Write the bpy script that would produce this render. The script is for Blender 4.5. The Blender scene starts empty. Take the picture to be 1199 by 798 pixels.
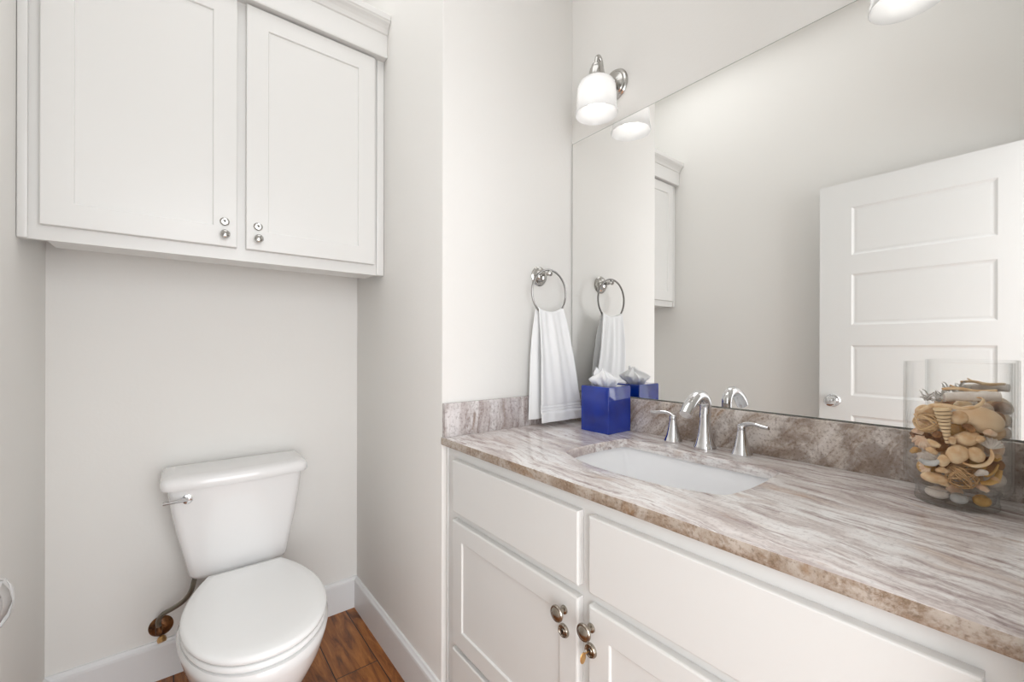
import bpy, bmesh, math, random
from math import sin, cos, pi, radians
from mathutils import Vector, Matrix, noise

S = bpy.context.scene
COL = S.collection

# ---------------------------------------------------------------- camera
CAM_H = 1.2041
F_PX, YAW, ROLL = 497.07, 38.3256, 0.1308
cd = bpy.data.cameras.new('camera')
cam = bpy.data.objects.new('camera', cd)
COL.objects.link(cam)
cd.sensor_fit = 'HORIZONTAL'
cd.sensor_width = 36.0
cd.lens = 36.0 * F_PX / 1199.0
cd.shift_y = (405.13 - 399.0) / 1199.0
cd.clip_start = 0.01
cam.matrix_world = (Matrix.Translation((0, 0, CAM_H))
                    @ Matrix.Rotation(radians(-YAW), 4, 'Z')
                    @ Matrix.Rotation(radians(90), 4, 'X')
                    @ Matrix.Rotation(radians(ROLL), 4, 'Z'))
S.camera = cam

# ---------------------------------------------------------------- world, added fill lights, exposure
W = bpy.data.worlds.new('world')
S.world = W
W.use_nodes = True
bgn = W.node_tree.nodes['Background']
bgn.inputs[0].default_value = (0.95, 0.975, 1.0, 1)
bgn.inputs[1].default_value = 2.2

def area(name, loc, rot, sx, sy, power, col=(1, 0.97, 0.93)):
    l = bpy.data.lights.new(name, 'AREA')
    l.shape = 'RECTANGLE'; l.size = sx; l.size_y = sy; l.energy = power; l.color = col
    o = bpy.data.objects.new(name, l); COL.objects.link(o)
    o.location = loc; o.rotation_euler = rot
    return o
area('overhead_fill', (0.35, 0.75, 3.07), (0, 0, 0), 1.0, 1.2, 5.3, (0.96, 0.98, 1.0))  # added fill below the ceiling to even out the room, not a fitting
area('nook_fill', (0.16, 1.50, 3.07), (0, 0, 0), 0.6, 0.6, 3.0, (0.96, 0.98, 1.0))  # unseen fill added to brighten the toilet nook
area('hall_fill', (-0.05, -1.66, 1.30), (radians(90), 0, 0), 2.8, 2.3, 86.0, (0.90, 0.95, 1.0))  # large fill panel added in the hall, shines through the doorway; no window there

S.cycles.transparent_max_bounces = 32
S.view_settings.view_transform = 'Standard'
S.view_settings.look = 'None'
S.view_settings.exposure = 0.06
S.view_settings.gamma = 1.0
S.view_settings.use_curve_mapping = False

# ---------------------------------------------------------------- materials
def lin(r, g, b):
    f = lambda c: (c / 255 / 12.92) if c / 255 <= 0.04045 else ((c / 255 + 0.055) / 1.055) ** 2.4
    return (f(r), f(g), f(b), 1)

def mat(name, col, rough=0.5, metal=0.0, spec=0.5, coat=0.0):
    m = bpy.data.materials.new(name); m.use_nodes = True
    b = m.node_tree.nodes['Principled BSDF']
    b.inputs['Base Color'].default_value = col
    b.inputs['Roughness'].default_value = rough
    b.inputs['Metallic'].default_value = metal
    b.inputs['Specular IOR Level'].default_value = spec
    b.inputs['Coat Weight'].default_value = coat
    return m

def nodes(m):
    return m.node_tree.nodes, m.node_tree.links, m.node_tree.nodes['Principled BSDF']

def add_bump(m, scale, strength, dist=0.001, detail=2.0, stretch=None):
    n, l, b = nodes(m)
    tc = n.new('ShaderNodeTexCoord'); nz = n.new('ShaderNodeTexNoise'); bp = n.new('ShaderNodeBump')
    src = tc.outputs['Object']
    if stretch:
        mp = n.new('ShaderNodeMapping'); mp.inputs['Scale'].default_value = stretch
        l.new(src, mp.inputs[0]); src = mp.outputs[0]
    l.new(src, nz.inputs['Vector'])
    nz.inputs['Scale'].default_value = scale; nz.inputs['Detail'].default_value = detail
    bp.inputs['Strength'].default_value = strength; bp.inputs['Distance'].default_value = dist
    l.new(nz.outputs[0], bp.inputs['Height']); l.new(bp.outputs[0], b.inputs['Normal'])
    return m

def noise_col(m, scale, c1, c2, lo=0.35, hi=0.65, detail=3.0, stretch=None, bump=0.0):
    n, l, b = nodes(m)
    tc = n.new('ShaderNodeTexCoord'); mp = n.new('ShaderNodeMapping'); nz = n.new('ShaderNodeTexNoise'); r = n.new('ShaderNodeValToRGB')
    if stretch: mp.inputs['Scale'].default_value = stretch
    l.new(tc.outputs['Object'], mp.inputs[0]); l.new(mp.outputs[0], nz.inputs['Vector'])
    nz.inputs['Scale'].default_value = scale; nz.inputs['Detail'].default_value = detail
    r.color_ramp.elements[0].position = lo; r.color_ramp.elements[0].color = c1
    r.color_ramp.elements[1].position = hi; r.color_ramp.elements[1].color = c2
    l.new(nz.outputs[0], r.inputs[0]); l.new(r.outputs[0], b.inputs['Base Color'])
    if bump:
        bp = n.new('ShaderNodeBump'); bp.inputs['Strength'].default_value = bump; bp.inputs['Distance'].default_value = 0.002
        l.new(nz.outputs[0], bp.inputs['Height']); l.new(bp.outputs[0], b.inputs['Normal'])
    return m

M = {}
M['wall'] = add_bump(mat('wall_paint', lin(237, 235, 231), 0.75, spec=0.25), 90, 0.25, 0.0012, 3)
M['ceiling'] = mat('ceiling_paint', lin(238, 236, 232), 0.8)
M['trim'] = mat('trim_paint', lin(232, 232, 232), 0.35)
M['cabinet'] = add_bump(mat('cabinet_paint', lin(229, 228, 225), 0.33), 30, 0.03, 0.0005, 2, (1, 1, 0.2))
M['door'] = mat('door_paint', lin(233, 233, 231), 0.35)
M['porcelain'] = mat('porcelain', lin(241, 240, 239), 0.12, coat=0.3)
M['seat'] = mat('seat_plastic', lin(250, 250, 249), 0.2)
M['sinkwhite'] = mat('sink_porcelain', lin(251, 251, 252), 0.15)
M['chrome'] = mat('chrome', (0.70, 0.70, 0.71, 1), 0.06, 1.0)
M['ringmetal'] = mat('polished_nickel', (0.52, 0.51, 0.49, 1), 0.16, 1.0)
M['satin'] = mat('brushed_nickel', (0.27, 0.26, 0.25, 1), 0.3, 1.0)
M['pewter'] = mat('antique_pewter', (0.36, 0.32, 0.27, 1), 0.26, 1.0)
M['pewter_dark'] = mat('dark_pewter', (0.10, 0.08, 0.06, 1), 0.4, 1.0)
M['dark'] = mat('keyhole_dark', (0.01, 0.01, 0.01, 1), 0.5)
M['brass'] = mat('brass', (0.62, 0.38, 0.16, 1), 0.3, 1.0)
M['oldbronze'] = noise_col(mat('stained_bronze', (0.1, 0.04, 0.015, 1), 0.3, 0.6), 40, (0.05, 0.018, 0.006, 1), (0.28, 0.12, 0.04, 1))
M['hose'] = add_bump(mat('supply_hose_metal', (0.22, 0.20, 0.16, 1), 0.4, 0.6), 300, 0.4, 0.001)
M['mirror'] = mat('mirror_silver', (0.93, 0.93, 0.92, 1), 0.0, 1.0)
M['mirror_edge'] = mat('mirror_edge', (0.25, 0.27, 0.24, 1), 0.3)
M['blue'] = noise_col(mat('cobalt_glaze', lin(6, 40, 138), 0.12, coat=0.3), 9, lin(3, 40, 135), lin(8, 56, 172))
M['tissue'] = mat('tissue_paper', lin(246, 246, 247), 0.9)
M['towel'] = add_bump(mat('terry_cloth', lin(251, 251, 251), 0.95, spec=0.1), 900, 0.5, 0.0012, 2)
M['caulk'] = mat('caulk', lin(200, 198, 195), 0.6)

def schlick(n, l, f0=0.008, f1=0.5):
    lw = n.new('ShaderNodeLayerWeight'); lw.inputs['Blend'].default_value = 0.5
    p = n.new('ShaderNodeMath'); p.operation = 'POWER'; p.inputs[1].default_value = 2.9
    q = n.new('ShaderNodeMath'); q.operation = 'MULTIPLY_ADD'; q.inputs[1].default_value = f1; q.inputs[2].default_value = f0
    l.new(lw.outputs['Facing'], p.inputs[0]); l.new(p.outputs[0], q.inputs[0])
    return q.outputs[0]
def glass_mat(name, tint, edge, refl=0.9, blend=0.35):
    m = bpy.data.materials.new(name); m.use_nodes = True
    n, l = m.node_tree.nodes, m.node_tree.links
    n.remove(n['Principled BSDF'])
    lw = n.new('ShaderNodeLayerWeight'); lw.inputs['Blend'].default_value = blend
    mx = n.new('ShaderNodeMix'); mx.data_type = 'RGBA'
    mx.inputs[6].default_value = tint; mx.inputs[7].default_value = edge
    pw = n.new('ShaderNodeMath'); pw.operation = 'POWER'; pw.inputs[1].default_value = 2.9
    l.new(lw.outputs['Facing'], pw.inputs[0]); l.new(pw.outputs[0], mx.inputs[0])
    tr = n.new('ShaderNodeBsdfTransparent'); l.new(mx.outputs[2], tr.inputs[0])
    gl = n.new('ShaderNodeBsdfGlossy'); gl.inputs['Roughness'].default_value = 0.03; gl.inputs[0].default_value = (refl, refl, refl, 1)
    ms = n.new('ShaderNodeMixShader')
    l.new(schlick(n, l), ms.inputs[0]); l.new(tr.outputs[0], ms.inputs[1]); l.new(gl.outputs[0], ms.inputs[2])
    l.new(ms.outputs[0], n['Material Output'].inputs[0])
    return m
M['glass'] = glass_mat('clear_glass', (0.998, 0.999, 0.998, 1), (0.86, 0.88, 0.875, 1))
M['glassfoot'] = glass_mat('thick_clear_glass', (0.99, 0.993, 0.992, 1), (0.62, 0.66, 0.655, 1))

def shade_mat():
    m = bpy.data.materials.new('frosted_shade_glass'); m.use_nodes = True
    n, l = m.node_tree.nodes, m.node_tree.links
    n.remove(n['Principled BSDF'])
    a = n.new('ShaderNodeBsdfTranslucent'); a.inputs[0].default_value = (0.97, 0.97, 0.97, 1)
    d = n.new('ShaderNodeBsdfDiffuse'); d.inputs[0].default_value = (0.92, 0.92, 0.93, 1)
    t = n.new('ShaderNodeBsdfTransparent'); t.inputs[0].default_value = (0.95, 0.95, 0.95, 1)
    g = n.new('ShaderNodeBsdfGlossy'); g.inputs['Roughness'].default_value = 0.05
    m1 = n.new('ShaderNodeMixShader'); m1.inputs[0].default_value = 0.45
    m2 = n.new('ShaderNodeMixShader'); m2.inputs[0].default_value = 0.14
    m3 = n.new('ShaderNodeMixShader')
    l.new(a.outputs[0], m1.inputs[1]); l.new(d.outputs[0], m1.inputs[2])
    l.new(m1.outputs[0], m2.inputs[1]); l.new(t.outputs[0], m2.inputs[2])
    l.new(schlick(n, l, 0.04, 0.5), m3.inputs[0]); l.new(m2.outputs[0], m3.inputs[1]); l.new(g.outputs[0], m3.inputs[2])
    l.new(m3.outputs[0], n['Material Output'].inputs[0])
    return m
M['shade'] = shade_mat()
M['bulb'] = mat('lit_bulb', (1, 1, 1, 1), 0.4)
_b = M['bulb'].node_tree.nodes['Principled BSDF']
_b.inputs['Emission Color'].default_value = (1, 0.97, 0.92, 1); _b.inputs['Emission Strength'].default_value = 3.0

def granite(name, streak_scale, rot, base, vein, dark, light, rust, fleck=1.0, blotch=1.0, lo=0.0):
    """layered stone: fine stretched streaks + broad bands + speckle"""
    m = bpy.data.materials.new(name); m.use_nodes = True
    n, l, b = nodes(m)
    b.inputs['Roughness'].default_value = 0.14
    b.inputs['Coat Weight'].default_value = 0.2
    tc = n.new('ShaderNodeTexCoord')
    # warp
    wn = n.new('ShaderNodeTexNoise'); wn.inputs['Scale'].default_value = 4.5; wn.inputs['Detail'].default_value = 3
    l.new(tc.outputs['Object'], wn.inputs['Vector'])
    wm = n.new('ShaderNodeVectorMath'); wm.operation = 'MULTIPLY_ADD'
    wm.inputs[1].default_value = (0.10, 0.10, 0.10)
    l.new(wn.outputs['Color'], wm.inputs[0]); l.new(tc.outputs['Object'], wm.inputs[2])
    rt = n.new('ShaderNodeMapping'); rt.inputs['Rotation'].default_value = rot
    l.new(wm.outputs[0], rt.inputs[0])
    def band(scale, st, det, rough=0.6, off=0.0):
        mp = n.new('ShaderNodeMapping'); mp.inputs['Scale'].default_value = st; mp.inputs['Location'].default_value = (off, off * 1.7, off * 0.6)
        nz = n.new('ShaderNodeTexNoise'); nz.inputs['Scale'].default_value = scale; nz.inputs['Detail'].default_value = det
        nz.inputs['Roughness'].default_value = rough
        l.new(rt.outputs[0], mp.inputs[0]); l.new(mp.outputs[0], nz.inputs['Vector'])
        return nz.outputs[0]
    def ramp(src, pts):
        r = n.new('ShaderNodeValToRGB')
        while len(r.color_ramp.elements) < len(pts): r.color_ramp.elements.new(0.5)
        for e, (p, c) in zip(r.color_ramp.elements, pts):
            e.position = p; e.color = c if len(c) == 4 else (*c, 1)
        l.new(src, r.inputs[0]); return r.outputs[0]
    def mix(f, a, c, fac=1.0, mode='MIX'):
        x = n.new('ShaderNodeMix'); x.data_type = 'RGBA'; x.blend_type = mode
        if f is None: x.inputs[0].default_value = fac
        else: l.new(f, x.inputs[0])
        for s, i in ((a, 6), (c, 7)):
            if hasattr(s, 'links'): l.new(s, x.inputs[i])
            else: x.inputs[i].default_value = s
        return x.outputs[2]
    K = (0, 0, 0, 1); Wt = (1, 1, 1, 1)
    broad = band(streak_scale * 0.28, (1, 0.16, 1), 3, 0.55, 3.1)
    fine = band(streak_scale, (1, 0.10, 1), 8, 0.72, 0.0)
    fine2 = band(streak_scale * 2.2, (1, 0.07, 1), 6, 0.7, 7.7)
    c = ramp(broad, [(0.30, vein), (0.42, base), (0.52, light), (0.62, base), (0.74, rust)])
    c = mix(ramp(fine, [(0.40 + lo, Wt), (0.53 + lo, K)]), c, vein)
    c = mix(ramp(fine, [(0.30 + lo, Wt), (0.40 + lo, K)]), c, dark)
    c = mix(ramp(fine2, [(0.55, K), (0.66, (0.75, 0.75, 0.75, 1))]), c, light)
    c = mix(ramp(band(streak_scale * 0.6, (1, 0.12, 1), 5, 0.6, 21.0), [(0.62, K), (0.72, (0.8, 0.8, 0.8, 1))]), c, rust)
    sp = n.new('ShaderNodeTexNoise'); sp.inputs['Scale'].default_value = 160; sp.inputs['Detail'].default_value = 4
    l.new(tc.outputs['Object'], sp.inputs['Vector'])
    c = mix(ramp(sp.outputs[0], [(0.34, (0.7 * fleck,) * 3 + (1,)), (0.46, K)]), c, dark)
    c = mix(ramp(sp.outputs[0], [(0.56, K), (0.68, (0.6 * fleck,) * 3 + (1,))]), c, light)
    if blotch > 1.0:
        bn = n.new('ShaderNodeTexNoise'); bn.inputs['Scale'].default_value = 9; bn.inputs['Detail'].default_value = 7; bn.inputs['Roughness'].default_value = 0.7
        l.new(wm.outputs[0], bn.inputs['Vector'])
        c = mix(ramp(bn.outputs[0], [(0.50, K), (0.60, (blotch - 1, blotch - 1, blotch - 1, 1))]), c, dark)
    l.new(c, b.inputs['Base Color'])
    return m
M['granite'] = granite('counter_granite', 46, (0, 0, radians(7)), lin(222, 213, 209), lin(180, 164, 160), lin(126, 114, 114), lin(243, 240, 238), lin(200, 176, 160), 0.30, 1.0, -0.005)
M['granite_back'] = granite('backsplash_granite', 30, (radians(48), 0, 0), lin(202, 190, 180), lin(174, 156, 142), lin(116, 94, 78), lin(226, 218, 212), lin(172, 140, 112), 0.7, 1.6, 0.0)
M['granite_side'] = granite('side_splash_granite', 40, (radians(84), radians(14), 0), lin(196, 186, 184), lin(168, 154, 150), lin(104, 86, 78), lin(222, 217, 216), lin(150, 128, 114), 0.5, 1.2)
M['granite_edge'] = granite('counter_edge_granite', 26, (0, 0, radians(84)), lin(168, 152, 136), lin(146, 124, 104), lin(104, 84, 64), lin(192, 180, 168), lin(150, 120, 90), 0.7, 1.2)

def floor_mat():
    m = bpy.data.materials.new('dark_oak_planks'); m.use_nodes = True
    n, l, b = nodes(m); b.inputs['Roughness'].default_value = 0.33
    tc = n.new('ShaderNodeTexCoord')
    mp = n.new('ShaderNodeMapping'); mp.inputs['Rotation'].default_value = (0, 0, radians(90)); mp.inputs['Location'].default_value = (1.594, 0.924, 0)
    l.new(tc.outputs['Object'], mp.inputs[0])
    br = n.new('ShaderNodeTexBrick')
    br.inputs['Scale'].default_value = 1.0; br.inputs['Brick Width'].default_value = 1.2; br.inputs['Row Height'].default_value = 0.153
    br.inputs['Mortar Size'].default_value = 0.0022; br.inputs['Mortar Smooth'].default_value = 0.3
    br.inputs['Color1'].default_value = (0, 0, 0, 1); br.inputs['Color2'].default_value = (1, 1, 1, 1); br.inputs['Mortar'].default_value = (0.5, 0.5, 0.5, 1)
    br.offset = 0.37
    l.new(mp.outputs[0], br.inputs['Vector'])
    g = n.new('ShaderNodeMapping'); g.inputs['Scale'].default_value = (14, 1.8, 1)
    l.new(tc.outputs['Object'], g.inputs[0])
    sh = n.new('ShaderNodeVectorMath'); sh.operation = 'ADD'
    l.new(g.outputs[0], sh.inputs[0]); l.new(br.outputs['Color'], sh.inputs[1])
    nz = n.new('ShaderNodeTexNoise'); nz.inputs['Scale'].default_value = 2.2; nz.inputs['Detail'].default_value = 8; nz.inputs['Roughness'].default_value = 0.65; nz.inputs['Distortion'].default_value = 1.2
    l.new(sh.outputs[0], nz.inputs['Vector'])
    r = n.new('ShaderNodeValToRGB')
    for p, c in ((0.30, lin(70, 36, 14)), (0.48, lin(128, 76, 34)), (0.70, lin(163, 105, 54))):
        pass
    e = r.color_ramp.elements
    e[0].position = 0.30; e[0].color = lin(72, 38, 16); e[1].position = 0.68; e[1].color = lin(182, 118, 58)
    x = r.color_ramp.elements.new(0.48); x.color = lin(142, 84, 36)
    l.new(nz.outputs[0], r.inputs[0])
    mx = n.new('ShaderNodeMix'); mx.data_type = 'RGBA'; mx.inputs[7].default_value = lin(34, 17, 8)
    l.new(br.outputs['Fac'], mx.inputs[0]); l.new(r.outputs[0], mx.inputs[6])
    l.new(mx.outputs[2], b.inputs['Base Color'])
    bp = n.new('ShaderNodeBump'); bp.inputs['Strength'].default_value = 0.4; bp.inputs['Distance'].default_value = 0.002; bp.invert = True
    l.new(br.outputs['Fac'], bp.inputs['Height']); l.new(bp.outputs[0], b.inputs['Normal'])
    return m
M['floor'] = floor_mat()

# natural finds
M['tan'] = noise_col(mat('tan_wood', lin(236, 200, 154), 0.6), 60, lin(222, 178, 130), lin(244, 216, 176), bump=0.4)
M['egg'] = noise_col(mat('smooth_tan_gourd', lin(238, 206, 164), 0.35), 18, lin(230, 192, 148), lin(244, 218, 182))
M['rattan'] = mat('rattan_strip', lin(232, 196, 148), 0.6)
M['rattan_brown'] = mat('brown_vine', lin(204, 164, 118), 0.6)
M['pale'] = noise_col(mat('bleached_shell', lin(232, 220, 206), 0.5), 40, lin(214, 200, 188), lin(240, 232, 222), bump=0.3)
M['pink'] = noise_col(mat('peach_scallop', lin(240, 208, 178), 0.5), 50, lin(230, 188, 152), lin(248, 224, 198), bump=0.3)
M['grey'] = noise_col(mat('grey_driftwood', lin(206, 200, 194), 0.8), 30, lin(184, 178, 172), lin(232, 228, 222), bump=0.6)
M['amber'] = noise_col(mat('amber_curl', lin(206, 160, 86), 0.5), 40, lin(186, 136, 66), lin(226, 186, 118))
M['stone'] = noise_col(mat('grey_pebble', lin(190, 188, 184), 0.4), 30, lin(170, 168, 165), lin(214, 212, 208))
M['turret'] = None
def turret_mat():
    m = mat('ridged_turret_shell', lin(242, 214, 172), 0.45)
    return m
M['turret'] = turret_mat()
M['groove'] = mat('brown_groove', lin(120, 78, 44), 0.7)
M['brownpod'] = noise_col(mat('brown_pod', lin(150, 104, 62), 0.7), 35, lin(110, 70, 40), lin(190, 140, 92), bump=0.8)

# ---------------------------------------------------------------- mesh helpers (all take world coordinates)
def box(bm, x0, x1, y0, y1, z0, z1, bev=0.0, seg=2):
    r = bmesh.ops.create_cube(bm, size=1.0)
    vs = r['verts']
    for v in vs:
        v.co = Vector(((x0 + x1) / 2 + v.co.x * (x1 - x0), (y0 + y1) / 2 + v.co.y * (y1 - y0), (z0 + z1) / 2 + v.co.z * (z1 - z0)))
    if bev:
        es = list({e for v in vs for e in v.link_edges})
        bmesh.ops.bevel(bm, geom=es, offset=bev, segments=seg, affect='EDGES', profile=0.5)
    return bm

def loft(bm, rings, cap=True, closed=True):
    vr = [[bm.verts.new(p) for p in r] for r in rings]
    n = len(vr[0])
    for a, b in zip(vr[:-1], vr[1:]):
        for i in range(n if closed else n - 1):
            j = (i + 1) % n
            bm.faces.new((a[i], a[j], b[j], b[i]))
    if cap:
        bm.faces.new(list(reversed(vr[0]))); bm.faces.new(vr[-1])
    return vr

def lathe(bm, prof, c, axis=(0, 0, 1), n=32, cap=True):
    """prof: list of (radius, distance along axis)"""
    A = Vector(axis).normalized()
    U = A.orthogonal().normalized(); V = A.cross(U)
    c = Vector(c)
    rings = [[c + A * h + (U * cos(2 * pi * i / n) + V * sin(2 * pi * i / n)) * max(r, 1e-5) for i in range(n)] for r, h in prof]
    loft(bm, rings, cap)

def tube(bm, pts, r, n=10, cap=True, sub=6, flat=None):
    """smooth tube through points; r = number or list"""
    P = [Vector(p) for p in pts]
    R = r if isinstance(r, (list, tuple)) else [r] * len(P)
    out, rad = [], []
    if len(P) > 2 and sub > 1:
        Q = [P[0] * 2 - P[1]] + P + [P[-1] * 2 - P[-2]]
        for i in range(len(P) - 1):
            p0, p1, p2, p3 = Q[i:i + 4]
            for k in range(sub):
                t = k / sub
                out.append(0.5 * ((2 * p1) + (p2 - p0) * t + (2 * p0 - 5 * p1 + 4 * p2 - p3) * t * t + (3 * p1 - p0 - 3 * p2 + p3) * t ** 3))
                rad.append(R[i] * (1 - t) + R[i + 1] * t)
        out.append(P[-1]); rad.append(R[-1])
    else:
        out, rad = P, R
    up = None; rings = []
    for i, p in enumerate(out):
        d = (out[min(i + 1, len(out) - 1)] - out[max(i - 1, 0)]).normalized()
        if up is None: up = d.orthogonal().normalized()
        up = (up - d * up.dot(d)).normalized()
        s = d.cross(up)
        fa, fb = flat if flat else (1, 1)
        rings.append([p + (up * cos(2 * pi * k / n) * fa + s * sin(2 * pi * k / n) * fb) * rad[i] for k in range(n)])
    loft(bm, rings, cap)

def torus(bm, c, R, r, axis=(0, 1, 0), n=48, m=10, a0=0.0, a1=2 * pi):
    A = Vector(axis).normalized(); U = Vector((0, 0, 1)) if abs(A.z) < 0.9 else Vector((1, 0, 0))
    U = (U - A * U.dot(A)).normalized(); V = A.cross(U); c = Vector(c)
    rings = []
    for i in range(n):
        t = a0 + (a1 - a0) * i / n
        d = U * cos(t) + V * sin(t)
        rings.append([c + d * (R + r * cos(2 * pi * k / m)) + A * r * sin(2 * pi * k / m) for k in range(m)])
    rings.append(rings[0])
    vr = [[bm.verts.new(p) for p in q] for q in rings[:-1]]
    for i in range(n):
        a, b = vr[i], vr[(i + 1) % n]
        for k in range(m):
            bm.faces.new((a[k], a[(k + 1) % m], b[(k + 1) % m], b[k]))

def ellipsoid(bm, c, rad, rot=None, amp=0.0, freq=30, seed=0, seg=(24, 16), shape=None):
    r = bmesh.ops.create_uvsphere(bm, u_segments=seg[0], v_segments=seg[1], radius=1.0)
    Rm = rot.to_matrix() if rot else Matrix.Identity(3)
    for v in r['verts']:
        p = v.co.copy()
        if shape: p = shape(p)
        q = Vector((p.x * rad[0], p.y * rad[1], p.z * rad[2]))
        if amp: q *= 1 + amp * noise.noise(q * freq + Vector((seed, seed * 2.3, 0)))
        v.co = Rm @ q + Vector(c)

def BM(): return bmesh.new()

def offset_of(parent):
    o = Vector((0, 0, 0)); p = parent
    while p is not None:
        o += p.location; p = p.parent
    return o

def obj(name, bm, m, parent=None, smooth=True, loc=None, angle=35):
    """link bm (world coordinates) as one mesh object under parent (or standing at loc)"""
    bmesh.ops.recalc_face_normals(bm, faces=bm.faces[:])
    off = offset_of(parent)
    l = Vector(loc) if loc is not None else Vector((0, 0, 0))
    bmesh.ops.translate(bm, verts=bm.verts, vec=-(off + l))
    me = bpy.data.meshes.new(name); bm.to_mesh(me); bm.free()
    mm = m if isinstance(m, (list, tuple)) else [m]
    for x in mm: me.materials.append(x)
    if smooth:
        for p in me.polygons: p.use_smooth = True
        me.set_sharp_from_angle(angle=radians(angle))
    o = bpy.data.objects.new(name, me); COL.objects.link(o)
    o.location = l
    if parent: o.parent = parent
    return o

def tag(o, label, cat, group=None, kind=None):
    if label: o['label'] = label
    if cat: o['category'] = cat
    if group: o['group'] = group
    if kind: o['kind'] = kind
    return o

def thing(name, label, cat, loc, group=None):
    o = bpy.data.objects.new(name, None); COL.objects.link(o)
    o.location = loc; o.empty_display_size = 0.05
    return tag(o, label, cat, group)

def struct(name, bm, m, parent=None, smooth=False):
    o = obj(name, bm, m, parent, smooth)
    if parent is None: o['kind'] = 'structure'
    return o

# ---------------------------------------------------------------- room
XL, XC, XM, XW = -0.33, 0.66, 1.2434, 1.2474     # left wall, nook side, mirror face, mirror wall
YW, YB, ZC = 1.1907, 1.999, 3.10

b = BM(); box(b, -1.8, 2.4, -1.8, 2.2, -0.08, 0); struct('floor', b, M['floor'])
b = BM(); box(b, -1.8, 2.4, -1.8, 2.2, ZC, ZC + 0.08); struct('ceiling', b, M['ceiling'])
b = BM(); box(b, XL - 0.1, XC + 0.6, YB, YB + 0.12, 0, ZC); struct('wall_back', b, M['wall'])
b = BM(); box(b, XL - 0.12, XL, -0.12, YB, 0, ZC); struct('wall_left', b, M['wall'])
b = BM(); box(b, XC, XW + 0.12, YW, YB, 0, ZC, 0.004, 3); struct('wall_partition', b, M['wall'], smooth=True)
b = BM(); box(b, XW, XW + 0.12, -0.12, YW, 0, ZC); struct('wall_right', b, M['wall'])
b = BM()
box(b, 0.62, XW, -0.12, 0.0, 0, ZC)
box(b, XL, -0.265, -0.12, 0.0, 0, ZC)
box(b, -0.265, 0.62, -0.12, 0.0, 2.09, ZC)
struct('wall_front', b, M['wall'])
b = BM(); box(b, -1.8, 2.4, -1.8, -1.7, 0, ZC); struct('wall_hall', b, M['wall'])
# doorway lining
b = BM()
box(b, -0.265, -0.247, -0.125, 0.0, 0, 2.09); box(b, 0.602, 0.62, -0.125, 0.0, 0, 2.09); box(b, -0.247, 0.602, -0.125, 0.0, 2.072, 2.09)
struct('trim_1', b, M['trim'])

def baseboard(name, x0, x1, y0, y1, face):
    """flat board with a small rounded cap on the room side"""
    b = BM()
    prof = [(0, 0), (0.015, 0), (0.015, 0.118), (0.0135, 0.126), (0.009, 0.131), (0.006, 0.137), (0, 0.138)]
    ends = {'-y': [(x0, y1), (x1, y1)], '-x': [(x1, y0), (x1, y1)], '+x': [(x0, y0), (x0, y1)]}[face]
    d = {'-y': (0, -1), '-x': (-1, 0), '+x': (1, 0)}[face]
    rings = [[(ex + d[0] * p, ey + d[1] * p, z) for p, z in prof] for ex, ey in ends]
    loft(b, rings)
    return struct(name, b, M['trim'])
baseboard('baseboard_back', XL, XC, 1.9, YB, '-y')
baseboard('baseboard_partition', 0.6, XC, YW + 0.0, YB - 0.015, '-x')
baseboard('baseboard_left', XL, XL + 0.1, 0.80, YB - 0.015, '+x')

# ---------------------------------------------------------------- open door seen in the mirror
def panel_door():
    x1, x0 = -0.207, -0.242
    y0, y1, z0, z1 = -0.002, 0.760, 0.012, 2.046
    b = BM()
    py = (0.133, 0.624)
    pz = [(0.235, 0.497), (0.596, 0.858), (0.957, 1.213), (1.316, 1.575), (1.672, 1.915)]
    ys = [y0, *py, y1]; zs = [z0]
    for a, c in pz: zs += [a, c]
    zs.append(z1)
    grid = {}
    for i, y in enumerate(ys):
        for k, z in enumerate(zs): grid[i, k] = b.verts.new((x1, y, z))
    holes = []
    for i in range(3):
        for k in range(len(zs) - 1):
            f = b.faces.new((grid[i, k], grid[i + 1, k], grid[i + 1, k + 1], grid[i, k + 1]))
            if i == 1 and k % 2 == 1: holes.append(f)
    def ring(y_a, y_b, za, zb, x): return [(x, y_a, za), (x, y_b, za), (x, y_b, zb), (x, y_a, zb)]
    for f, (za, zb) in zip(holes, pz):
        vs = sorted(f.verts, key=lambda v: (v.co.z, v.co.y))
        loop = [vs[0], vs[1], vs[3], vs[2]]
        b.faces.remove(f)
        prev = loop
        for ins, dx in ((0.003, -0.002), (0.009, -0.005), (0.014, -0.0055), (0.020, -0.0045), (0.024, -0.0042)):
            cur = [b.verts.new(p) for p in ring(py[0] + ins, py[1] - ins, za + ins, zb - ins, x1 + dx)]
            for q in range(4):
                b.faces.new((prev[q], prev[(q + 1) % 4], cur[(q + 1) % 4], cur[q]))
            prev = cur
        b.faces.new(prev)
    # edges and back
    bl = [b.verts.new(p) for p in ring(y0, y1, z0, z1, x0)]
    b.faces.new(bl)
    bot = [grid[i, 0] for i in range(4)]; top = [grid[i, len(zs) - 1] for i in range(4)]
    lft = [grid[0, k] for k in range(len(zs))]; rgt = [grid[3, k] for k in range(len(zs))]
    b.faces.new(bot + [bl[1], bl[0]]); b.faces.new(top + [bl[2], bl[3]])
    b.faces.new(lft + [bl[3], bl[0]]); b.faces.new(rgt + [bl[2], bl[1]])
    return b
d1 = struct('door_1', panel_door(), M['door'])
b = BM()
kc = (-0.207, 0.70, 0.926)
lathe(b, [(0.033, 0.0), (0.033, 0.004), (0.029, 0.009), (0.015, 0.011), (0.011, 0.02), (0.012, 0.03), (0.020, 0.036), (0.0265, 0.045), (0.0275, 0.053), (0.024, 0.061), (0.015, 0.066), (0.0, 0.068)], kc, (1, 0, 0), 40, cap=False)
obj('door_knob', b, M['chrome'], d1)
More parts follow.
